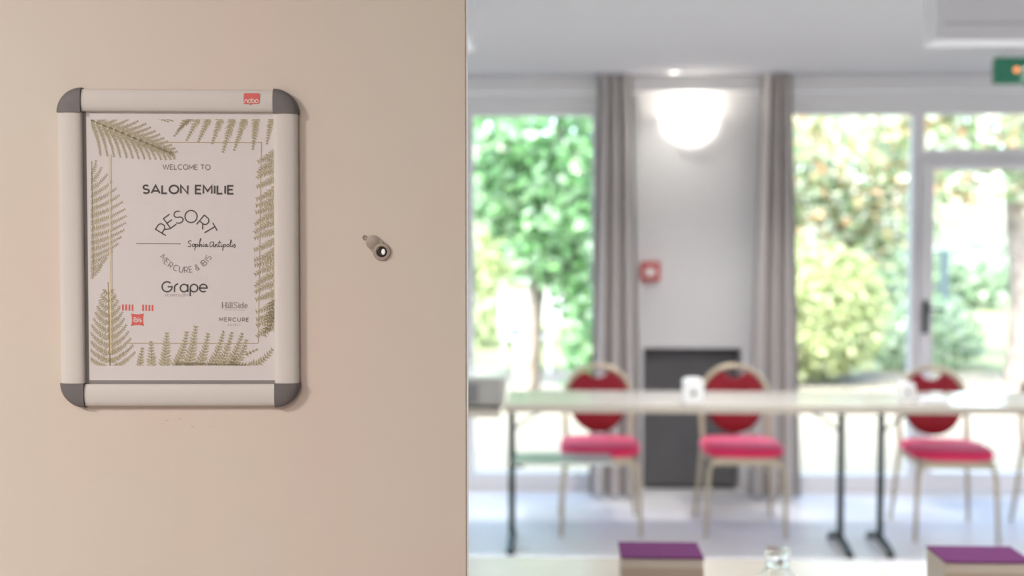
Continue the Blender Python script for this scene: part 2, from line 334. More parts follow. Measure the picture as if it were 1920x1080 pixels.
# stroke alphabet, cap height 1, y up: name -> (advance width, strokes)
def A_(cx, cy, r, a0, a1, ry=None, n=14): return arc(cx, cy, r, a0, a1, n, ry)
SB = A_(.33, .745, .29, 35, 270, .255) + A_(.33, .25, .33, 90, -150, .25)[1:]
G = {
 'A': (.92, [[(0, 0), (.46, 1), (.92, 0)], [(.17, .29), (.75, .29)]]),
 'B': (.70, [[(0, 0), (0, 1), (.36, 1)] + A_(.36, .76, .27, 90, -90, .24) + [(0, .52)], [(.36, .52)] + A_(.40, .26, .30, 90, -90, .26) + [(0, 0)]]),
 'C': (.86, [A_(.5, .5, .5, 48, 312, n=22)]),
 'E': (.60, [[(.60, 1), (0, 1), (0, 0), (.60, 0)], [(0, .52), (.52, .52)]]),
 'H': (.72, [[(0, 0), (0, 1)], [(.72, 0), (.72, 1)], [(0, .5), (.72, .5)]]),
 'I': (.10, [[(.05, 0), (.05, 1)]]),
 'L': (.55, [[(0, 1), (0, 0), (.55, 0)]]),
 'M': (.92, [[(0, 0), (0, 1), (.46, .3), (.92, 1), (.92, 0)]]),
 'N': (.76, [[(0, 0), (0, 1), (.76, 0), (.76, 1)]]),
 'O': (1.0, [A_(.5, .5, .5, 0, 360, n=30)]),
 'P': (.64, [[(0, 0), (0, 1), (.34, 1)] + A_(.34, .69, .30, 90, -90, .31) + [(0, .38)]]),
 'R': (.66, [[(0, 0), (0, 1), (.36, 1)] + A_(.36, .69, .30, 90, -90, .31) + [(0, .38)], [(.36, .38), (.66, 0)]]),
 'S': (.66, [SB]),
 'T': (.74, [[(0, 1), (.74, 1)], [(.37, 1), (.37, 0)]]),
 'U': (.74, [[(0, 1), (0, .37)] + A_(.37, .37, .37, 180, 360) + [(.74, 1)]]),
 'W': (1.30, [[(0, 1), (.33, 0), (.65, .95), (.97, 0), (1.30, 1)]]),
 'Y': (.76, [[(0, 1), (.38, .45), (.38, 0)], [(.38, .45), (.76, 1)]]),
 '&': (.74, [[(.74, 0), (.18, .68)] + A_(.36, .80, .19, 200, -40, .20, 10) + [(.12, .42)] + A_(.30, .24, .28, 130, 330, .25, 10) + [(.70, .42)]]),
 'G': (.98, [A_(.5, .5, .5, 42, 360, n=26) + [(.56, .5)]]),
 'r': (.36, [[(0, 0), (0, .62)], [(0, .30)] + A_(.34, .36, .34, 180, 90, .28, 8)]),
 'a': (.72, [A_(.35, .33, .35, 0, 360, n=24), [(.70, .68), (.70, 0)]]),
 'p': (.72, [A_(.36, .33, .36, 0, 360, n=24), [(0, .33), (0, -.42)]]),
 'e': (.70, [[(0, .33), (.70, .33)] + A_(.35, .33, .35, 0, 318, n=22)]),
 'i': (.12, [[(.06, 0), (.06, .64)], [(.06, .82), (.06, .98)]]),
 'b': (.58, [A_(.29, .32, .29, 0, 360, .32, 20), [(0, 0), (0, 1)]]),
 's': (.44, [A_(.23, .48, .19, 40, 270, .17, 10) + A_(.22, .16, .21, 90, -150, .155, 10)[1:]]),
 'n': (.52, [[(0, 0), (0, .64)], [(0, .36)] + A_(.26, .38, .26, 180, 0, .26, 12) + [(.52, 0)]]),
 'o': (.62, [A_(.31, .32, .31, 0, 360, .32, 22)]),
 'l': (.0, [[(0, 0), (0, 1)]]),
 'd': (.52, [A_(.25, .32, .25, 0, 360, .32, 20), [(.50, 0), (.50, 1)]]),
}
def layout(text, gap=.24, space=.42):
    """[(strokes, x offset)], total width"""
    x = 0; out = []
    for ch in text:
        if ch == ' ': x += space; continue
        w, st = G[ch]; out.append((st, x, w)); x += w + gap
    return out, x - gap
def word(name, text, x0, x1, y, cap, wt, m, gap=.24, y1=None, lift=.00012, label=None, space=.42):
    lay, W = layout(text, gap, space); sx = (x1 - x0) / W; polys = []; y1 = y if y1 is None else y1
    for st, ox, w in lay:
        for s in st:
            polys += ribbon([(x0 + (ox + a) * sx, y + (y1 - y) * (ox + a) / W - b * cap) for a, b in s], wt)
    return pr(name, polys, m, lift, label)
def arcword(name, text, cx, cy, rad, angs, cap, wt, m, inside=False, xs=1):
    polys = []
    for ch, a in zip(text, angs):
        w, st = G[ch]; ca, sa = math.cos(R(a)), math.sin(R(a))
        for s in st:
            pts = []
            for u, v in s:
                u = (u - w / 2) * cap * xs; v = (v - .5) * cap
                # up direction: away from the centre (top arc) or towards it (bottom arc); a measured from +x, y down
                if not inside: ux, uy, rx, ry = ca, sa, -sa, ca
                else: ux, uy, rx, ry = -ca, -sa, sa, -ca
                pts.append((cx + ca * rad + ux * v + rx * u, cy + sa * rad + uy * v + ry * u))
            polys += ribbon(pts, wt)
    return pr(name, polys, m)
word('lettering', 'WELCOME TO', 306, 394, 317.6, 8.6, 1.5, M['inksoft'], .26, y1=318.6)
word('lettering', 'SALON EMILIE', 269.5, 437.5, 361.8, 14.6, 3.3, M['ink'], .26, y1=363.4, space=.62)
arcword('lettering', 'RESORT', 349.6, 455.5, 51, (-148, -126, -106.5, -79.5, -50.5, -30), 22.5, 2.1, M['ink'])
arcword('lettering', 'MERCURE&IBIS', 349.6, 455, 49.6, (147.6, 136, 125, 112.5, 100.3, 89.6, 79.6, 65.5, 52.8, 46.4, 38.8, 32.2), 10.6, 1.25, M['inksoft'], inside=True, xs=.86)
pr('rule_line', [[(257, 454.6), (340, 455.4), (340, 457), (257, 456.0)]], M['inksoft'])
# handwritten line
def spline(ps, n=6):
    out = []
    for i in range(len(ps) - 1):
        p0, p1, p2, p3 = ps[max(i - 1, 0)], ps[i], ps[i + 1], ps[min(i + 2, len(ps) - 1)]
        for k in range(n):
            t = k / n
            out.append(tuple(.5 * (2 * p1[j] + (p2[j] - p0[j]) * t + (2 * p0[j] - 5 * p1[j] + 4 * p2[j] - p3[j]) * t * t + (3 * p1[j] - p0[j] - 3 * p2[j] + p3[j]) * t ** 3) for j in (0, 1)))
    return out + [ps[-1]]
SCR = [  # pen strokes in design units
 [(360, 451.5), (357.5, 450.3), (354.5, 451.5), (354.3, 454), (357.5, 456.5), (359, 459), (357, 461.5), (353, 460.8)],
 [(363.5, 456.5), (361.5, 458), (361.5, 460.5), (363.5, 461.5), (365.5, 459.5), (365, 457), (363.5, 456.5), (366.5, 457.2)],
 [(367.5, 456.5), (367, 462), (366, 468), (367, 462), (368, 458), (371, 456.8), (372, 459), (370.5, 461.5), (368, 461)],
 [(373.5, 461.5), (375, 455), (377.5, 447.5), (377, 446.5), (375.5, 450), (374.5, 461.8), (376.5, 457.5), (378.3, 457.5), (378.3, 461), (380, 461.3)],
 [(382, 457), (381.3, 460), (382.2, 461.5), (384, 460.5)], [(382.9, 453.9), (382.7, 454.9)],
 [(389, 457.5), (386.5, 457), (385, 459.5), (386, 461.5), (388, 460), (389, 457.5), (388.7, 461), (390.5, 461.2), (392, 460)],
 [(401.5, 453), (397.5, 452.5), (394.3, 456), (394.5, 460.5), (397, 461.8), (400, 458), (401.6, 453), (400.8, 459), (401.5, 462), (403.4, 460.5)],
 [(404.3, 457), (404, 462), (405.5, 458), (407.5, 457.5), (407.7, 461.5), (409.3, 461)],
 [(412.5, 450), (411, 457), (410.7, 461), (412, 462), (413.5, 460.5)], [(408.8, 454.6), (415.5, 453.6)],
 [(415.5, 457), (415, 460.5), (416, 462), (417.5, 460.5)], [(416.3, 454.2), (416.1, 455.0)],
 [(419.3, 457), (418.8, 463), (418, 468.5), (419, 463), (420, 458.8), (422.7, 457.3), (423.7, 459.5), (422, 462), (419.8, 461.5)],
 [(428, 457.3), (426, 458.5), (426, 461.2), (428, 462), (430, 460), (429.4, 457.7), (428, 457.3)],
 [(431.3, 460.5), (434, 453), (434.3, 449.5), (433, 449.5), (432, 455), (431.8, 460.5), (433, 462), (434.8, 460.6)],
 [(436.3, 457.3), (435.8, 460.8), (436.8, 462), (438.3, 460.5), (440.3, 457), (441.5, 460), (440.8, 463), (438.5, 463.8)], [(437, 454.3), (436.8, 455.1)],
]
pr('lettering', [q for s in SCR for q in ribbon(spline(s, 5), 1.25)], M['ink'])
# large geometric word and the small lines
def grape():
    polys = []
    def st(pts, w=2.5): polys.extend(ribbon(pts, w))
    e = lambda cx, cy, r, a0, a1, n=26: [(cx + r * math.cos(R(a0 + (a1 - a0) * i / n)), cy - r * math.sin(R(a0 + (a1 - a0) * i / n))) for i in range(n + 1)]
    st(e(314.8, 536, 9.3, 48, 360) + [(316, 536)])
    st([(328.6, 546), (328.6, 538)] + e(335.8, 538, 7.2, 180, 92, 8))
    st(e(346.4, 538.6, 7.0, 0, 360)); st([(353.4, 531.4), (353.4, 546)])
    st(e(365.0, 538.6, 7.0, 0, 360)); st([(358.0, 538.6), (358.0, 553.6)])
    st([(375.4, 538.6), (389.2, 538.6)] + e(382.4, 538.6, 7.0, 0, 312, 22)[1:])
    return pr('lettering', polys, M['ink'])
grape()
word('lettering', 'HOSPITALITY', 311.5, 354, 554.3, 4.6, .6, M['inkpale'], .26)
# red scarf stripes and the red pillow logo
for i, x in enumerate((232.6, 238.6, 244.6, 250.4, 270.0, 275.8, 281.8, 287.7)):
    yy = 568.8 + i * .15
    pr('logo_stripe', [[(x - 1.5, yy), (x + 1.5, yy), (x + 1.5, yy + 11.4), (x - 1.5, yy + 11.4)]], M['redink'])
def pillow(x0, x1, y0, y1, k=1.6, n=8):
    pts = []
    for (a, b, nx, ny) in (((x0, y0), (x1, y0), 0, 1), ((x1, y0), (x1, y1), -1, 0), ((x1, y1), (x0, y1), 0, -1), ((x0, y1), (x0, y0), 1, 0)):
        for i in range(n):
            t = i / n; s_ = math.sin(math.pi * t) * k; pts.append((a[0] + (b[0] - a[0]) * t + nx * s_, a[1] + (b[1] - a[1]) * t + ny * s_))
    return pts
pr('logo_panel', [pillow(248, 271.5, 586, 609)], M['redink'])
word('lettering', 'ibis', 253, 267, 601.5, 9.0, 1.7, M['whiteink'], .22, lift=.00024)
# serif word: thick stems, thin bars and slab serifs
def serif(x, yb, polys):
    cap = 11.0; S = lambda pts, w: polys.extend(ribbon([(x + a, yb - b) for a, b in pts], w))
    S([(1.2, 0), (1.2, cap)], 1.5); S([(8, 0), (8, cap)], 1.5); S([(1.2, 5.5), (8, 5.5)], .7)
    for q in (1.2, 8):
        S([(q - 1.8, .2), (q + 1.8, .2)], .6); S([(q - 1.8, cap - .2), (q + 1.8, cap - .2)], .6)
    for q, hgt in ((12, 7), (15.6, cap), (19.2, cap), (32.2, 7)):
        S([(q, 0), (q, hgt)], 1.4); S([(q - 1.5, .2), (q + 1.5, .2)], .6); S([(q - 1.4, hgt - .2), (q, hgt - .2)], .6)
        if hgt == 7: S([(q, 8.9), (q, 10.2)], 1.4)
    S([(x_ - 0, y_) for x_, y_ in [(29, 8.6), (28, 10.4), (25.6, 11), (23.2, 10), (22.9, 8), (24.6, 6.4), (27.4, 5), (29, 3.2), (28.2, .9), (25.6, 0), (23, .7), (22.4, 2.6)]], 1.1)
    S(arc(37.2, 3.6, 2.5, 0, 360, 18, 3.5), 1.1); S([(39.8, 0), (39.8, cap)], 1.3); S([(38.4, cap - .2), (39.8, cap - .2)], .6)
    S([(43, 3.9), (47.6, 3.9)] + arc(45.3, 3.6, 2.4, 5, 310, 16, 3.5), 1.0)
sp = []; serif(417, 576.3, sp); pr('lettering', sp, M['inksoft'])
pr('rule_line', [[(421, 579.2), (461, 579.7), (461, 580.3), (421, 579.8)]], M['inkpale'])
word('lettering', 'MERCURE', 413, 467.5, 600.5, 6.6, 1.3, M['inksoft'], .42, y1=601.2)
word('lettering', 'HOTELS', 429, 452, 609.2, 3.6, .55, M['inkpale'], .7)

# gold border lines
pr('border_line', [[(300, 267.2), (490, 268.2), (490, 269.8), (300, 268.8)]], M['gold'])
pr('border_line', [[(488.4, 268), (490, 268), (486.6, 641), (485.0, 641)]], M['gold'])
pr('border_line', [[(235, 640.6), (486, 641.4), (486, 643), (235, 642.2)]], M['gold'])
pr('border_line', [[(205.5, 290), (207.7, 290), (211.2, 660), (209.2, 660)]], M['goldlight'])
pr('border_line', [[(209.6, 290), (210.6, 290), (214.3, 660), (213.3, 660)]], M['gold'])
# ferns: a pinna is an axis with pairs of leaflets; a frond is a set of pinnae
CL = (172.5, 515.5, 225.5, 683.5)
def leaflet(px, py, ang, L, w):
    c, s = math.cos(ang), math.sin(ang); q = lambda u, v: (px + c * u - s * v, py + s * u + c * v)
    return [q(0, -w * .3), q(L * .45, -w * .5), q(L, 0), q(L * .45, w * .5), q(0, w * .3)]
def clip(poly):
    x0, x1, y0, y1 = CL
    for (k, lim, sg) in ((0, x0, 1), (0, x1, -1), (1, y0, 1), (1, y1, -1)):
        out = []
        for i in range(len(poly)):
            a, b = poly[i - 1], poly[i]; ina, inb = (a[k] - lim) * sg >= 0, (b[k] - lim) * sg >= 0
            if ina != inb:
                t = (lim - a[k]) / (b[k] - a[k]); out.append((a[0] + (b[0] - a[0]) * t, a[1] + (b[1] - a[1]) * t))
            if inb: out.append(b)
        poly = out
        if len(poly) < 3: return None
    return poly
def pinna(polys, x0, y0, x1, y1, ll=9, step=4.2, ang=52, w=2.7, bend=0, aw=.9, taper=.62):
    L = math.hypot(x1 - x0, y1 - y0); n = max(3, int(L / step)); a = math.atan2(y1 - y0, x1 - x0); nx, ny = -math.sin(a), math.cos(a)
    P = lambda t: (x0 + (x1 - x0) * t + nx * bend * math.sin(math.pi * t), y0 + (y1 - y0) * t + ny * bend * math.sin(math.pi * t))
    polys += ribbon([P(i / 8) for i in range(9)], aw)
    for i in range(n):
        t = (i + .35) / n; p = P(t); q = P(min(1, t + .05)); aa = math.atan2(q[1] - p[1], q[0] - p[0]) if q != p else a
        for sg in (-1, 1):
            l = ll * (1 - taper * t) * rnd.uniform(.85, 1.12)
            polys.append(leaflet(*p, aa + sg * R(ang + rnd.uniform(-7, 7)), l, w * (1 - .45 * t)))
def fern(pins, **k):
    polys = []
    for p in pins:
        kw = dict(k); kw.update(p[4] if len(p) > 4 else {}); pinna(polys, *p[:4], **kw)
    polys = [q for q in (clip(p) for p in polys) if q]
    return pr('fern_frond', polys, M['fern'], lift=.00006 + .00003 * rnd.random())
# top left frond: main stem (172,226) -> (328,291)
pins = [(172, 226, 328, 291, dict(ll=3, step=5, aw=1.8))]
for i in range(14):
    t = i / 14; x, y = 172 + 156 * t, 226 + 65 * t
    l1 = 64 * (1 - t) ** .62 + 5
    pins.append((x, y, x + l1 * math.cos(R(74 - 26 * t)), y + l1 * math.sin(R(74 - 26 * t)), dict(bend=-3)))
    l2 = (60 * (1 - t) ** .55 + 3) * min(1, .25 + 2.2 * t)
    pins.append((x, y, x + l2 * math.cos(R(-27 + 22 * t)), y + l2 * math.sin(R(-27 + 22 * t)), dict(bend=2)))
fern(pins, ll=6.8, step=2.9, w=2.8, ang=52, taper=.5)
# top row hanging pinnae
pins = [(x0, 222, x1, y1, dict(ll=l_)) for x0, x1, y1, l_ in ((352, 326, 258, 9), (372, 349, 266, 10), (392, 371, 268, 11), (414, 397, 272, 11), (436, 417, 288, 13), (459, 438, 284, 12), (480, 473, 283, 12), (508, 499, 273, 10))]
pins += [(296, 223, 318, 231, dict(ll=4)), (306, 223, 326, 229, dict(ll=4)), (362, 221, 334, 246, dict(ll=8)), (352, 222, 382, 225, dict(ll=5))]
fern(pins, step=5.0, w=4.6, ang=50, taper=.7, aw=1.2)
# right column
pins = []
for i in range(21):
    y = 292 + i * 16.2; l_ = 44 - 8 * abs((i - 10) / 12)
    pins.append((520, y - 6, 520 - l_, y + 13 + 4 * math.sin(i * 1.9), dict(bend=4 * math.sin(i))))
pins += [(516, 560, 497, 630, dict(ll=16, step=6.5)), (518, 585, 506, 618, dict(ll=9, step=6))]
fern(pins, ll=12, step=4.6, w=4.2, ang=52, taper=.55, aw=1.2)
# left half frond
pins = [(174, 302, 178, 516, dict(ll=2))]
for i in range(16):
    t = i / 15; y = 318 + 188 * t; T_ = [(0, 12), (.15, 36), (.3, 54), (.5, 70), (.65, 67), (.8, 54), (.9, 38), (1.01, 22)]
    l_ = next(b0 + (b1 - b0) * (t - a0) / (a1 - a0) for (a0, b0), (a1, b1) in zip(T_, T_[1:]) if a0 <= t < a1)
    pins.append((170, y + 12, 170 + l_, y - 12 - 6 * (1 - t), dict(bend=3)))
fern(pins, ll=8.0, step=3.7, w=2.6, ang=58, taper=.6)
# bottom left upright fern
pins = [(209, 690, 205, 527, dict(ll=3, aw=2))]
for i in range(11):
    t = i / 10.6; y = 690 - 150 * t; l_ = 52 * (1 - t) ** .75 + 6; a = 34 + 14 * t
    for sg in (-1, 1):
        pins.append((208 - 3 * t, y, 208 - 3 * t + sg * l_ * math.cos(R(a)), y - l_ * math.sin(R(a)), dict(bend=sg * 4)))
fern(pins, ll=9.0, step=3.6, w=3.0, ang=52, taper=.6)
# bottom row
pins = [(x0, 688, x1, y1, dict(ll=l_, bend=b_)) for x0, x1, y1, l_, b_ in ((264, 269, 649, 10, 0), (287, 285, 637, 12, 0), (310, 315, 621, 14, 0), (329, 352, 619, 13, 4), (353, 369, 609, 15, 2), (373, 392, 622, 13, 3), (395, 421, 618, 12, 3), (410, 437, 620, 12, 3), (425, 456, 622, 12, 4), (438, 464, 634, 12, 4))]
pins += [(452, 690, 514, 652, dict(ll=14, bend=9)), (462, 664, 486, 652, dict(ll=5)), (430, 681, 470, 684, dict(ll=7)), (330, 681, 450, 683, dict(ll=6, step=5))]
fern([(*p[:4], dict(p[4], ll=p[4]['ll'] * 1.12)) for p in pins], step=5.4, w=4.9, ang=58, taper=.66, aw=1.4)
# red brand tab on the upper rail
def rail_pr(name, polys, m, lift):
    mb = MB()
    for poly in polys: mb.add([(DP(x, y)[0], -.0115 - lift, DP(x, y)[1]) for x, y in poly], [tuple(range(len(poly)))])
    return mb.build(name, m, rails['t'])
def rrect(x0, x1, y0, y1, r):
    return [p for (cx, cy, a) in ((x1 - r, y0 + r, 270), (x1 - r, y1 - r, 0), (x0 + r, y1 - r, 90), (x0 + r, y0 + r, 180)) for p in arc(cx, cy, r, a, a + 90, 5)]
rail_pr('brand_tab', [rrect(458, 487.5, 179.5, 199, 2.5), [(468, 199), (474, 199), (470, 201.6)]], M['redink'], .0002)
lay, W = layout('nobo', .16); sx = 24.5 / W
rail_pr('lettering', [q for st, ox, w in lay for s in st for q in ribbon([(460.5 + (ox + a) * sx, 197.3 - b * 9.5) for a, b in s], 1.35)], M['whiteink'], .0004)

# ------------------------------------------------------------------ things on the window wall and ceiling
def curtain(x0t, x1t, x0b, x1b, label, seed, npl=3.5):
    r_ = random.Random(seed); mb = MB(); nx, nz = 60, 26; th = .006; zt, zb = ZC - .005, .015
    ph = [r_.uniform(-.5, .5) for _ in range(6)]
    def P(i, k, off):
        u = i / nx; t = k / nz; e = t ** .8
        x = (x0t + (x0b - x0t) * e) * (1 - u) + (x1t + (x1b - x1t) * e) * u
        a = u * npl * 2 * math.pi + ph[0] + .5 * math.sin(2.2 * t + ph[1]) * t
        y = 6.412 + .040 * math.sin(a) * (.75 + .4 * t) + .008 * math.sin(2 * a + ph[2]) + off
        return (x + .006 * math.cos(a), y, zt + (zb - zt) * t)
    for off in (0, th): mb.v += [P(i, k, off) for k in range(nz + 1) for i in range(nx + 1)]
    n = (nx + 1) * (nz + 1)
    for b in (0, n):
        for k in range(nz):
            for i in range(nx):
                q = b + k * (nx + 1) + i; mb.f.append((q, q + 1, q + nx + 2, q + nx + 1))
    for k in range(nz):
        for i in (0, nx):
            q = k * (nx + 1) + i; mb.f.append((q, q + nx + 1, q + nx + 1 + n, q + n))
    for i in range(nx):
        for k in (0, nz):
            q = k * (nx + 1) + i; mb.f.append((q, q + 1, q + 1 + n, q + n))
    return tag(mb.build('curtain', M['curtain'], smooth=True), label, 'curtain', 'curtains beside the pillar')
curtain(.255, .445, .205, .515, 'taupe pleated curtain at the left edge of the pillar', 3)
curtain(1.165, 1.335, 1.105, 1.405, 'taupe pleated curtain at the right edge of the pillar', 5)
pn = thing('wall_panel', 'dark grey panel filling the low niche between the two curtains', 'panel', (.815, WY + .10, 0))
MB().box(-.275, .275, -.02, .015, .025, .822).build('panel_face', M['darkpanel'], pn, bevel=.004)
MB().box(-.265, .265, -.012, .012, .003, .024).build('plinth', M['darkhole'], pn)
# fire alarm call point
al = thing('fire_alarm', 'small red fire alarm call point on the white pillar', 'fire alarm', (.566, WY, 1.23))
MB().box(-.055, .055, -.045, -.001, 0, .105).build('housing', M['alarm'], al, bevel=.008)
MB().box(-.030, .030, -.049, -.0452, .026, .076).build('push_plate', M['alarmw'], al, bevel=.001)
# bowl wall lamp
wl_ = thing('wall_lamp', 'glowing white bowl wall lamp high on the pillar', 'lamp', (.792, WY, 2.015))
mb = MB(); rings = []
for k in range(13):
    a = R(-90 + 90 * k / 12); rr = .154 * math.cos(a); zz = .150 + .150 * math.sin(a)
    rings.append([(max(rr, .0015) * math.cos(R(180 + 180 * j / 24)), max(rr, .0015) * math.sin(R(180 + 180 * j / 24)) * .8 - .012, zz) for j in range(25)])
for k in range(12, -1, -1):
    a = R(-90 + 90 * k / 12); rr = .148 * math.cos(a); zz = .150 + .143 * math.sin(a)
    rings.append([(max(rr, .001) * math.cos(R(180 + 180 * j / 24)), max(rr, .001) * math.sin(R(180 + 180 * j / 24)) * .8 - .012, zz) for j in range(25)])
mb.loft(rings, caps=False, closed=False); mb.build('bowl', M['opal'], wl_, smooth=True)
MB().box(-.06, .06, -.011, -.001, .05, .12).build('wall_plate', M['lampmetal'], wl_, bevel=.003)
pl = bpy.data.lights.new('wall_lamp_bulb', 'POINT'); pl.energy = 1.4; pl.color = (1, .92, .82); pl.shadow_soft_size = .04
plo = bpy.data.objects.new('wall_lamp_bulb', pl); COL.objects.link(plo); plo.location = (.792, WY - .07, 2.17)
# recessed spot near the wall
sp_ = thing('ceiling_spot', 'small bright recessed spot in the ceiling above the wall lamp', 'spotlight', (.665, 6.30, ZC))
MB().lathe([(.045, -.0005), (.045, -.008), (.036, -.010), (.034, -.002)], 28).build('trim_ring', M['lampmetal'], sp_, smooth=True)
MB().lathe([(.033, -.001), (.033, -.006), (.02, -.012), (.001, -.013)], 28).build('lamp_glass', M['opal'], sp_, smooth=True)
# exit sign hanging from the ceiling
ex = thing('exit_sign', 'green emergency exit sign hanging at the top right', 'exit sign', (2.255, 5.50, 2.20))
MB().box(-.165, .165, -.02, .02, 0, .125).build('sign_box', M['exitgreen'], ex, bevel=.004)
for sx_ in (-.11, .11): MB().tube([(sx_, 0, .125), (sx_, 0, ZC - 2.205)], .004, 8).build('rod', M['lampmetal'], ex, smooth=True)
mb = MB()                                            # running figure, door and arrow
fig = [[(-.005, .092), (.006, .100), (.012, .090), (.004, .082)], [(-.014, .078), (.010, .080), (.016, .052), (-.004, .050)], [(.008, .078), (.034, .066), (.032, .060), (.008, .070)],
       [(-.014, .078), (-.036, .062), (-.033, .057), (-.012, .068)], [(.004, .054), (.020, .038), (.014, .014), (.022, .014), (.028, .040), (.014, .056)], [(-.004, .052), (-.012, .034), (-.036, .026), (-.034, .020), (-.008, .028), (.006, .050)]]
for q in fig: mb.add([(x - .010, -.0206, z) for x, z in q], [tuple(range(len(q)))])
for q in ([(.03, .015), (.075, .015), (.075, .11), (.03, .11)],): mb.add([(x, -.0206, z) for x, z in q], [(0, 1, 2, 3)])
for q in ([(.095, .055), (.125, .055), (.125, .07), (.095, .07)], [(.12, .04), (.15, .0625), (.12, .085)]): mb.add([(x, -.0206, z) for x, z in q], [tuple(range(len(q)))])
mb.build('pictogram', M['exitwhite'], ex)
MB().lathe([(.012, -.0205), (.012, -.026), (.006, -.031), (.001, -.032)], 16, -.067, .064, axis='y').build('indicator', M['led'], ex, smooth=True)
# two white boxed housings under the ceiling
for (x0, x1, y0, y1, z0, lab) in ((1.315, 3.3, 3.98, 4.12, 2.142, 'long white housing under the ceiling at the upper right'), (-2.4, -.275, 3.5, 4.08, 2.13, 'long white housing under the ceiling beside the beige door')):
    hs = thing('ceiling_housing', lab, 'housing', ((x0 + x1) / 2, (y0 + y1) / 2, z0)); a, b = (x1 - x0) / 2, (y1 - y0) / 2
    MB().box(-a, a, -b, b, 0, ZC - z0 - .0005).build('case', M['whitebox'], hs, bevel=.006)
    MB().box(-a + .03, a - .03, -b - .002, -b + .004, .055, .062).build('seam', M['slot'], hs)

# ------------------------------------------------------------------ tables
def table(name, label, x0, x1, y0, y1, zt, legs, top, struts=True, shelf=None, group=None, edge=None):
    t = thing(name, label, 'table', ((x0 + x1) / 2, (y0 + y1) / 2, 0), group=group); cx_, cy_ = (x0 + x1) / 2, (y0 + y1) / 2
    MB().box(x0 - cx_, x1 - cx_, y0 - cy_, y1 - cy_, zt - .028, zt).build('table_top', top, t, bevel=.003)
    for (ya, yb) in ((y0 - cy_ - .002, y0 - cy_ + .001), (y1 - cy_ - .001, y1 - cy_ + .002)):
        MB().box(x0 - cx_ - .001, x1 - cx_ + .001, ya, yb, zt - .0355, zt - .0035).build('edge_band', edge or M['tableedge'], t)
    for lx, inward in legs:
        lx -= cx_
        MB().tube([(lx, 0.06, .045), (lx, 0.06, zt - .045)], .0165, 12).build('leg', M['legmetal'], t, smooth=True)
        MB().box(lx - .03, lx + .03, -.17, .19, zt - .048, zt - .0285).build('leg_bracket', M['legmetal'], t, bevel=.003)
        ft = MB(); ft.tube([(lx, -.125, .016), (lx, -.06, .032), (lx, .06, .046), (lx, .18, .032), (lx, .245, .016)], [.014, .017, .020, .017, .014], 10)
        ft.lathe([(.018, 0), (.018, .012), (.014, .016)], 14, lx, -.12); ft.lathe([(.018, 0), (.018, .012), (.014, .016)], 14, lx, .24)
        ft.build('foot', M['legmetal'], t, smooth=True)
        if struts: MB().tube([(lx, .06, zt - .17), (lx + inward * .10, .06, zt - .095), (lx + inward * .24, .06, zt - .035)], .006, 8).build('strut', M['legmetal'], t, smooth=True)
    if shelf:
        sx0, sx1, sy0, sy1, sz = shelf
        sh = MB().box(sx0 - cx_, sx1 - cx_, sy0 - cy_, sy1 - cy_, sz - .014, sz).build('shelf', M['shelf'], t, bevel=.004); sh['label'] = 'pale green low shelf bracketed to the leg'
        MB().box(sx0 - cx_ + .005, sx0 - cx_ + .05, .04, .08, sz - .05, sz - .0145).build('shelf_bracket', M['legmetal'], sh, bevel=.003)
    return t
table('folding_table', 'long narrow folding table with low pale shelf standing before the curtains', -.210, 1.462, 5.11, 5.61, .72, ((-.190, 1), (1.375, -1)), M['tabletop'], shelf=(-.18, .285, 5.28, 5.52, .425), group='far row of narrow tables')
table('folding_table', 'narrow folding table at the right before the garden door', 1.470, 3.10, 5.12, 5.62, .72, ((1.565, 1), (3.0, -1)), M['tabletop'], group='far row of narrow tables')
table('folding_table', 'foreground table carrying the left purple-lidded box and glass carafe', -.60, .748, 2.10, 2.615, .72, ((-.5, 1), (.66, -1)), M['neartop'], struts=False)
table('folding_table', 'foreground table under the right purple-lidded box', .756, 2.3, 1.90, 2.36, .72, ((1.1, 1), (2.2, -1)), M['neartop'], struts=False)
table('side_table', 'small side table under the grey projector left of the long table', -.85, -.232, 5.14, 5.58, .69, ((-.66, 1),), M['tabletop'], struts=False)

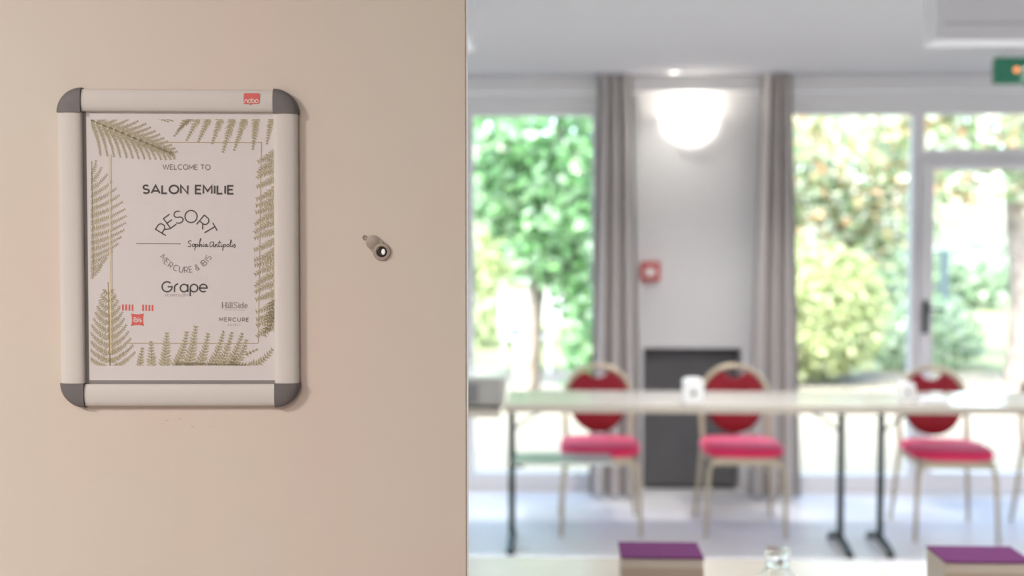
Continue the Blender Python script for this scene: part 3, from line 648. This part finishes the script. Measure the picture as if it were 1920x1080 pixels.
# ------------------------------------------------------------------ banquet chairs (front faces -y, origin on the floor under the seat centre)
def make_chair():
    t = thing('banquet_chair', '', 'chair', group='red banquet chairs behind the far tables')
    tube_r = .0125
    for s in (-1, 1):
        MB().tube([(s * .196, -.21, .001), (s * .190, -.205, .20), (s * .182, -.20, .33), (s * .165, -.197, .372), (s * .14, -.196, .384)], [.010, .0115, .0125, .0125, .0125], 10).build('leg', M['chairframe'], t, smooth=True)
        MB().tube([(s * .200, .245, .001), (s * .186, .215, .17), (s * .172, .192, .36), (s * .168, .19, .42)], [.010, .0115, .0125, .0125], 10).build('leg', M['chairframe'], t, smooth=True)
    ap = MB(); ap.box(-.165, .165, -.207, -.187, .356, .394); ap.box(-.165, .165, .17, .19, .360, .394); ap.box(-.178, -.158, -.20, .19, .360, .394); ap.box(.158, .178, -.20, .19, .360, .394)
    ap.build('seat_frame', M['chairframe'], t, bevel=.004)
    # seat cushion: superellipse plan, domed top
    def ring(kx, z, y=0): return [(kx * .198 * math.copysign(abs(math.cos(a)) ** .55, math.cos(a)) * (1.03 - .06 * (math.sin(a) > 0) * math.sin(a)), -.012 + kx * .215 * math.copysign(abs(math.sin(a)) ** .55, math.sin(a)), z) for a in [2 * math.pi * k / 40 for k in range(40)]]
    MB().loft([ring(.90, .394), ring(.985, .402), ring(1.0, .415), ring(.985, .430), ring(.93, .441), ring(.75, .446), ring(.4, .448), ring(.02, .449)]).build('seat', M['litseatred'], t, smooth=True)
    # back: uprights and round hoop, leaning back a little
    lean = lambda z: .19 + (z - .42) * .16
    hoop = [(-.168, .42), (-.172, .50), (-.173, .58), (-.171, .64)] + [(.170 * math.cos(R(a)), .650 + .150 * math.sin(R(a))) for a in range(170, 9, -10)] + [(.171, .64), (.173, .58), (.172, .50), (.168, .42)]
    MB().tube([(x, lean(z), z) for x, z in hoop], .0135, 10).build('back_frame', M['chairframe'], t, smooth=True)
    # oval pad with a scooped hand hold at the top
    pad = []
    for k in range(72):
        a = 2 * math.pi * k / 72; x, z = .157 * math.copysign(abs(math.cos(a)) ** .95, math.cos(a)), .640 + (.142 if math.sin(a) > 0 else .188) * math.copysign(abs(math.sin(a)) ** .95, math.sin(a))
        d = math.hypot(x / .058, (z - .782) / .046)
        if d < 1: z = .782 - .046 * math.sqrt(max(0, 1 - (x / .058) ** 2))
        pad.append((x, z))
    def pr_(sc, off): return [(x * sc, lean(z) + off, .585 + (z - .585) * sc) for x, z in pad]
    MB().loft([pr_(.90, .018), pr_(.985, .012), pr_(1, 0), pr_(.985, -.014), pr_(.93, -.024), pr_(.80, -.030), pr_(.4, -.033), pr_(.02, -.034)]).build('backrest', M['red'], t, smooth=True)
    for s in (-1, 1): MB().tube([(s * .148, lean(.56), .56), (s * .172, lean(.56), .56)], .006, 8).build('pad_bracket', M['chairframe'], t, smooth=True)
    return t
ch0 = make_chair()
CH = [(.245, 5.775, 0, 'red round-backed banquet chair behind the pale low shelf, in front of the left curtain'),
      (.960, 5.785, R(-1), 'red round-backed banquet chair before the dark grey panel'),
      (1.968, 5.735, R(-2), 'red round-backed banquet chair in front of the garden door frame'),
      (2.600, 5.735, 0, 'banquet chair of which only one leg shows at the right picture edge')]
for i, (x, y, a, lab) in enumerate(CH):
    c = ch0 if i == 0 else copy_tree(ch0)
    c.location = (x, y, 0); c.rotation_euler[2] = a; c['label'] = lab

# ------------------------------------------------------------------ things on the tables
def card_box(x0, x1, y0, y1, z0, z1, label):
    t = thing('gift_box', label, 'box', ((x0 + x1) / 2, (y0 + y1) / 2, z0), group='boxes on the foreground tables'); a, b, h = (x1 - x0) / 2, (y1 - y0) / 2, z1 - z0
    MB().box(-a, a, -b, b, 0, h - .004).build('box_body', M['beige'], t, bevel=.002)
    MB().box(-a - .001, a + .001, -b - .001, b + .001, h - .004, h).build('lid', M['purple'], t, bevel=.0008)
    MB().box(-a - .0006, a + .0006, -b - .0008, -b + .001, h - .045, h - .022).build('band', M['brownband'], t)
card_box(.139, .300, 2.232, 2.345, .7202, .83, 'beige box with purple lid beside the glass carafe')
card_box(.768, .936, 2.222, 2.336, .7202, .83, 'beige box with purple lid at the lower right')
cf = thing('glass_carafe', 'small clear glass carafe standing on the foreground table', 'carafe', (.452, 2.27, .7202))
MB().lathe([(.001, 0), (.030, .0005), (.034, .004), (.036, .03), (.036, .050), (.033, .066), (.021, .078), (.017, .083), (.0175, .094), (.0155, .094), (.015, .084), (.019, .077), (.030, .064), (.033, .048), (.033, .012), (.001, .010)], 32).build('body', M['clear'], cf, smooth=True)
MB().lathe([(.0215, .0855), (.0235, .0855), (.0245, .110), (.0235, .119), (.001, .120), (.001, .115), (.021, .1145), (.022, .109)], 24).build('stopper', M['clear'], cf, smooth=True)
def dispenser(x, y, label, sc=1):
    t = thing('table_dispenser', label, 'dispenser', (x, y, .7202), group='white dispensers on the far tables')
    pr_ = rrect(-.046 * sc, .046 * sc, -.0, .118 * sc, .022)
    MB().loft([[(a * .96, -.028, .118 * sc * .02 + b * .96) for a, b in pr_], [(a, -.022, b) for a, b in pr_], [(a, .022, b) for a, b in pr_], [(a * .96, .028, .118 * sc * .02 + b * .96) for a, b in pr_]]).build('body', M['ceramic'], t, smooth=True)
    MB().lathe([(.012 * sc, -.0285), (.012 * sc, -.0270), (.008, -.0265)], 20, .0, .052 * sc, axis='y').build('opening', M['darkhole'], t)
    return t
dispenser(.640, 5.160, 'white rounded dispenser with dark hole on table before dark panel')
dispenser(1.640, 5.30, 'white rounded dispenser on table before the garden door', .75)
nb = thing('notepad_stack', 'low white stack of paper beside the right dispenser', 'paper', (1.735, 5.22, .7202))
MB().box(-.06, .06, -.05, .05, 0, .012).build('pad', M['ceramic'], nb, bevel=.001); MB().box(-.058, .058, -.049, .049, .0122, .022).build('pad', M['whitebox'], nb, bevel=.001)
pj = thing('projector', 'grey projector on the side table left of the long table', 'projector', (-.456, 5.36, .6902))
MB().box(-.235, .235, -.19, .19, .012, .135).build('case', M['projector'], pj, bevel=.012)
MB().box(-.237, .237, -.192, .192, .135, .150).build('lid', M['projlid'], pj, bevel=.004)
MB().box(-.23, .12, -.194, -.188, .03, .115).build('vent', M['projdark'], pj, bevel=.002)
for q in (-.2, .2): MB().lathe([(.015, 0), (.015, .013)], 12, q, -.15).build('foot', M['darkhole'], pj)

# ------------------------------------------------------------------ garden
g = MB(); g.box(-40, 60, WY + .22, 90, -.20, -.06); struct(g.build('ground', M['gravel']), 'pale sunlit gravel outside the windows')
lw = MB(); lw.add([(-12, 13.6, -.055), (40, 13.0, -.055), (40, 60, -.05), (-12, 60, -.05)], [(0, 1, 2, 3)]); struct(lw.build('lawn', M['lawn']), 'dry lawn behind the gravel')
def leaves(name, clumps, n, size, palette, parent, seed, label=None):
    r_ = random.Random(seed); v = []; fc = []; col = []
    vol = [(c[1][0] * c[1][1] * c[1][2]) ** .62 for c in clumps]; tot = sum(vol)
    for (c, rad), vv in zip(clumps, vol):
        for _ in range(max(8, int(n * vv / tot))):
            while True:
                p = Vector((r_.uniform(-1, 1), r_.uniform(-1, 1), r_.uniform(-1, 1)))
                if .25 < p.length < 1: break
            p = Vector((c[0] + p.x * rad[0], c[1] + p.y * rad[1], c[2] + p.z * rad[2]))
            a = Vector((r_.gauss(0, 1), r_.gauss(0, 1), r_.gauss(0, .7) - .4)).normalized(); b = a.cross(Vector((r_.gauss(0, 1), r_.gauss(0, 1), r_.gauss(0, 1) + .4))).normalized(); s_ = size * r_.uniform(.6, 1.25)
            up_ = a.cross(b) * s_ * .12
            o = len(v); v += [p, p + a * s_ * .5 + b * s_ * .34 + up_, p + a * s_, p + a * s_ * .5 - b * s_ * .34 + up_]
            fc += [(o, o + 1, o + 2), (o, o + 2, o + 3)]
            k = r_.choice(palette); j = r_.uniform(.75, 1.2); col += [(k[0] * j, k[1] * j, k[2] * j, 1)] * 4
    me = bpy.data.meshes.new(name); me.from_pydata([tuple(q) for q in v], [], fc); me.update()
    at = me.color_attributes.new('leaf_colour', 'FLOAT_COLOR', 'POINT'); at.data.foreach_set('color', [x for c in col for x in c])
    me.materials.append(M['leaf']); o = bpy.data.objects.new(name, me); COL.objects.link(o); o.parent = parent
    o['kind'] = 'stuff'
    return o
def tree(label, loc, trunk, branches, clumps, n, size, pal, seed, bark, name='garden_tree', group='trees in the garden'):
    t = thing(name, label, 'tree' if name == 'garden_tree' else 'shrub', loc, group=group)
    mb = MB(); mb.tube(trunk[0], trunk[1], 12)
    mb.build('trunk', bark, t, smooth=True)
    for b in branches: MB().tube(b[0], b[1], 8).build('branch', bark, t, smooth=True)
    leaves('foliage', clumps, n, size, pal, t, seed)
    return t
GREEN = [(.14, .36, .12), (.21, .46, .18), (.27, .51, .24), (.10, .26, .09), (.33, .54, .30), (.36, .54, .36)]
MIX = [(.30, .44, .22), (.42, .53, .33), (.52, .58, .44), (.62, .64, .52), (.22, .36, .18), (.66, .38, .20), (.68, .56, .30), (.46, .56, .48)]
YEL = [(.46, .54, .24), (.54, .60, .32), (.38, .48, .21), (.60, .64, .40)]
PALE = [(.30, .44, .26), (.38, .50, .34), (.44, .52, .42), (.26, .40, .24)]
C_ = lambda x, y, z, a, b, c: ((x, y, z), (a, b, c))
tree('dense bright green tree filling the left window', (.35, 10.6, -.06), ([(-.58, .25, 0), (-.52, .25, .9), (-.36, .25, 2.0), (-.2, .2, 3.2)], [.11, .09, .07, .04]),
     [([(-.47, .25, 1.2), (-.75, .1, 2.0), (-1.0, 0, 2.5)], [.05, .035, .02]), ([(-.44, .25, 1.5), (.1, .1, 2.1), (.5, 0, 2.8)], [.05, .035, .02])],
     [C_(-.3, 0, 2.6, 1.1, .7, .8), C_(-.1, -.1, 1.75, .62, .6, .7), C_(.1, -.2, 1.05, .42, .5, .5), C_(.15, -.25, .45, .42, .5, .45), C_(-.75, .1, 2.0, .45, .5, .4), C_(-.45, .0, 1.5, .35, .4, .4), C_(.5, .2, 1.2, .5, .6, 1.2)], 6800, .15, GREEN, 11, M['bark'])
tree('leafy green tree whose branches reach in at the left edge of the left window', (-2.35, 12.4, -.06), ([(0, 0, 0), (.03, 0, 1.2), (-.05, 0, 2.6), (0, 0, 3.6)], [.13, .11, .09, .05]), [([(0, 0, 1.6), (.6, 0, 2.3), (1.1, 0, 2.7)], [.05, .035, .02])],
     [C_(.1, 0, 2.9, 1.3, .8, .9), C_(.8, 0, 2.2, .6, .5, .5), C_(-.7, 0, 2.2, .7, .6, .6), C_(.1, .1, 1.7, .6, .5, .4)], 3200, .17, PALE + GREEN, 13, M['bark'])
tree('tall plane tree with orange flecked leaves and pale trunk at the right', (5.24, 12.8, -.06), ([(0, 0, 0), (.02, 0, .9), (-.08, 0, 1.9), (-.12, .1, 3.2), (-.2, .2, 5)], [.20, .165, .15, .13, .09]),
     [([(-.1, 0, 2.2), (-1.0, -.3, 2.9), (-2.2, -.5, 3.4)], [.07, .05, .03]), ([(-.1, 0, 2.6), (.9, -.3, 3.2), (1.8, -.4, 3.6)], [.07, .05, .03])],
     [C_(-2.2, -.6, 3.1, 1.2, .8, .85), C_(-1.0, -.7, 3.0, .9, .8, .75), C_(.2, -.8, 3.1, 1.0, .7, .75), C_(-.85, -.9, 2.2, .40, .3, .35), C_(-1.25, -.9, 2.0, .30, .3, .38), C_(-.35, -.9, 2.15, .26, .3, .32), C_(0, -.9, 2.3, .3, .3, .3), C_(1.6, -.6, 3.1, 1.1, .8, .8)], 3000, .17, MIX, 21, M['bark'])
tree('airy tree with pale and rust leaves behind the fixed right window', (4.05, 15.5, -.06), ([(.35, 0, 0), (.25, 0, .8), (-.05, 0, 1.5), (-.45, 0, 2.3), (-.6, .1, 3.3)], [.09, .08, .07, .06, .03]),
     [([(-.05, 0, 1.5), (.4, -.1, 2.1), (.7, -.1, 2.6)], [.045, .03, .02]), ([(-.4, 0, 2.2), (-1.0, -.1, 2.5), (-1.4, -.1, 3.0)], [.045, .03, .02])],
     [C_(-1.0, -.2, 2.8, 1.0, .7, .8), C_(-.1, -.2, 2.55, .9, .7, .75), C_(.5, -.2, 1.95, .55, .5, .55), C_(-.6, -.1, 1.95, .9, .6, .5), C_(.8, 0, 2.9, .8, .6, .7), C_(.2, 0, 1.45, .45, .4, .35)], 3600, .16, MIX, 31, M['bark2'])
tree('round yellow-green clipped shrub in front of the airy tree', (2.80, 12.6, -.06), ([(0, 0, 0), (0, 0, .5), (0, 0, .9)], [.05, .04, .03]), [],
     [C_(0, 0, .82, .88, .75, .74), C_(-.1, -.1, .45, .85, .7, .42)], 9000, .11, YEL, 41, M['bark2'], 'garden_shrub', 'shrubs in the garden')
tree('low pale green bush beside the plane tree trunk', (4.55, 13.9, -.06), ([(0, 0, 0), (0, 0, .4)], [.04, .02]), [], [C_(0, 0, .42, .7, .5, .48), C_(-.35, -.2, .25, .45, .4, .3)], 1500, .12, PALE, 51, M['bark2'], 'garden_shrub', 'shrubs in the garden')
tree('dark green bush between the clipped shrub and the door frame', (4.15, 18.2, -.06), ([(0, 0, 0), (0, 0, .4)], [.04, .02]), [], [C_(0, 0, .5, .7, .4, .7)], 900, .12, GREEN, 61, M['bark2'], 'garden_shrub', 'shrubs in the garden')
tree('yellowish bush at the left edge of the left window', (-1.15, 16.5, -.06), ([(0, 0, 0), (0, 0, .6)], [.05, .03]), [], [C_(0, 0, .7, .9, .6, .75), C_(.2, 0, 1.4, .6, .5, .5)], 1800, .14, YEL, 71, M['bark2'], 'garden_shrub', 'shrubs in the garden')
for i, (x, y, w_, h_) in enumerate(((-4.5, 27, 3.4, 1.5), (1.5, 29, 3.4, 1.4), (8.2, 26, 3.2, 1.25), (13.5, 30, 4, 1.6))):
    tree(('far pale hedge behind the left window', 'far pale hedge behind the pillar', 'far pale hedge behind the steel posts', 'far pale hedge at the right')[i], (x, y, -.06), ([(0, 0, 0), (0, 0, .8)], [.06, .03]), [], [C_(0, 0, h_ * .55, w_, .7, h_ * .6)], 1800, .26, PALE, 80 + i, M['bark2'], 'garden_hedge', 'hedges far behind')
# white house far behind the left tree
hs = thing('white_house', 'white garden house behind the trees at the left', 'house', (-1.6, 21, -.05))
MB().box(-2.2, 2.4, 0, 3, 0, 2.6).build('wall', M['house'], hs)
mb = MB(); mb.add([(-2.5, -.3, 2.55), (2.7, -.3, 2.55), (2.7, 3.3, 2.55), (-2.5, 3.3, 2.55), (-2.5, 1.5, 3.5), (2.7, 1.5, 3.5)], [(0, 1, 5, 4), (3, 4, 5, 2), (0, 4, 3), (1, 2, 5), (0, 3, 2, 1)]); mb.build('roof', M['roof'], hs)
for x in (-.6, 1.0): MB().box(x - .35, x + .35, -.03, .02, .9, 2.0).build('shutter', M['shutter'], hs, bevel=.005)
# steel frame with posts seen through the garden door
pg = thing('steel_frame', 'dark steel post frame in the garden behind the door glass', 'frame', (5.6, 16.5, -.06))
for x in (-1.35, .02): MB().box(x - .055, x + .055, -.05, .05, 0, 1.42).build('post', M['postdark'], pg, bevel=.004)
for z in (.86, 1.38): MB().box(-1.30, .0, -.02, .02, z - .02, z + .02).build('rail', M['postdark'], pg)
# white garden chair and side table by the left window
gc = thing('garden_chair', 'white plastic garden chair outside the left window', 'chair', (-.30, 13.2, -.06), R(25))
MB().box(-.24, .24, -.24, .24, .40, .44).build('seat', M['plastic'], gc, bevel=.012)
MB().box(-.24, .24, .20, .24, .46, .92).build('backrest', M['plastic'], gc, bevel=.012)
for sx_ in (-.21, .21):
    for sy_ in (-.20, .21): MB().tube([(sx_, sy_, 0), (sx_ * .95, sy_ * .95, .42)], .018, 8).build('leg', M['plastic'], gc, smooth=True)
    MB().box(sx_ - .025, sx_ + .025, -.22, .22, .62, .65).build('armrest', M['plastic'], gc, bevel=.006)
MB().box(-.20, .20, -.20, .18, .441, .49).build('cushion', M['plasticdark'], gc, bevel=.015)
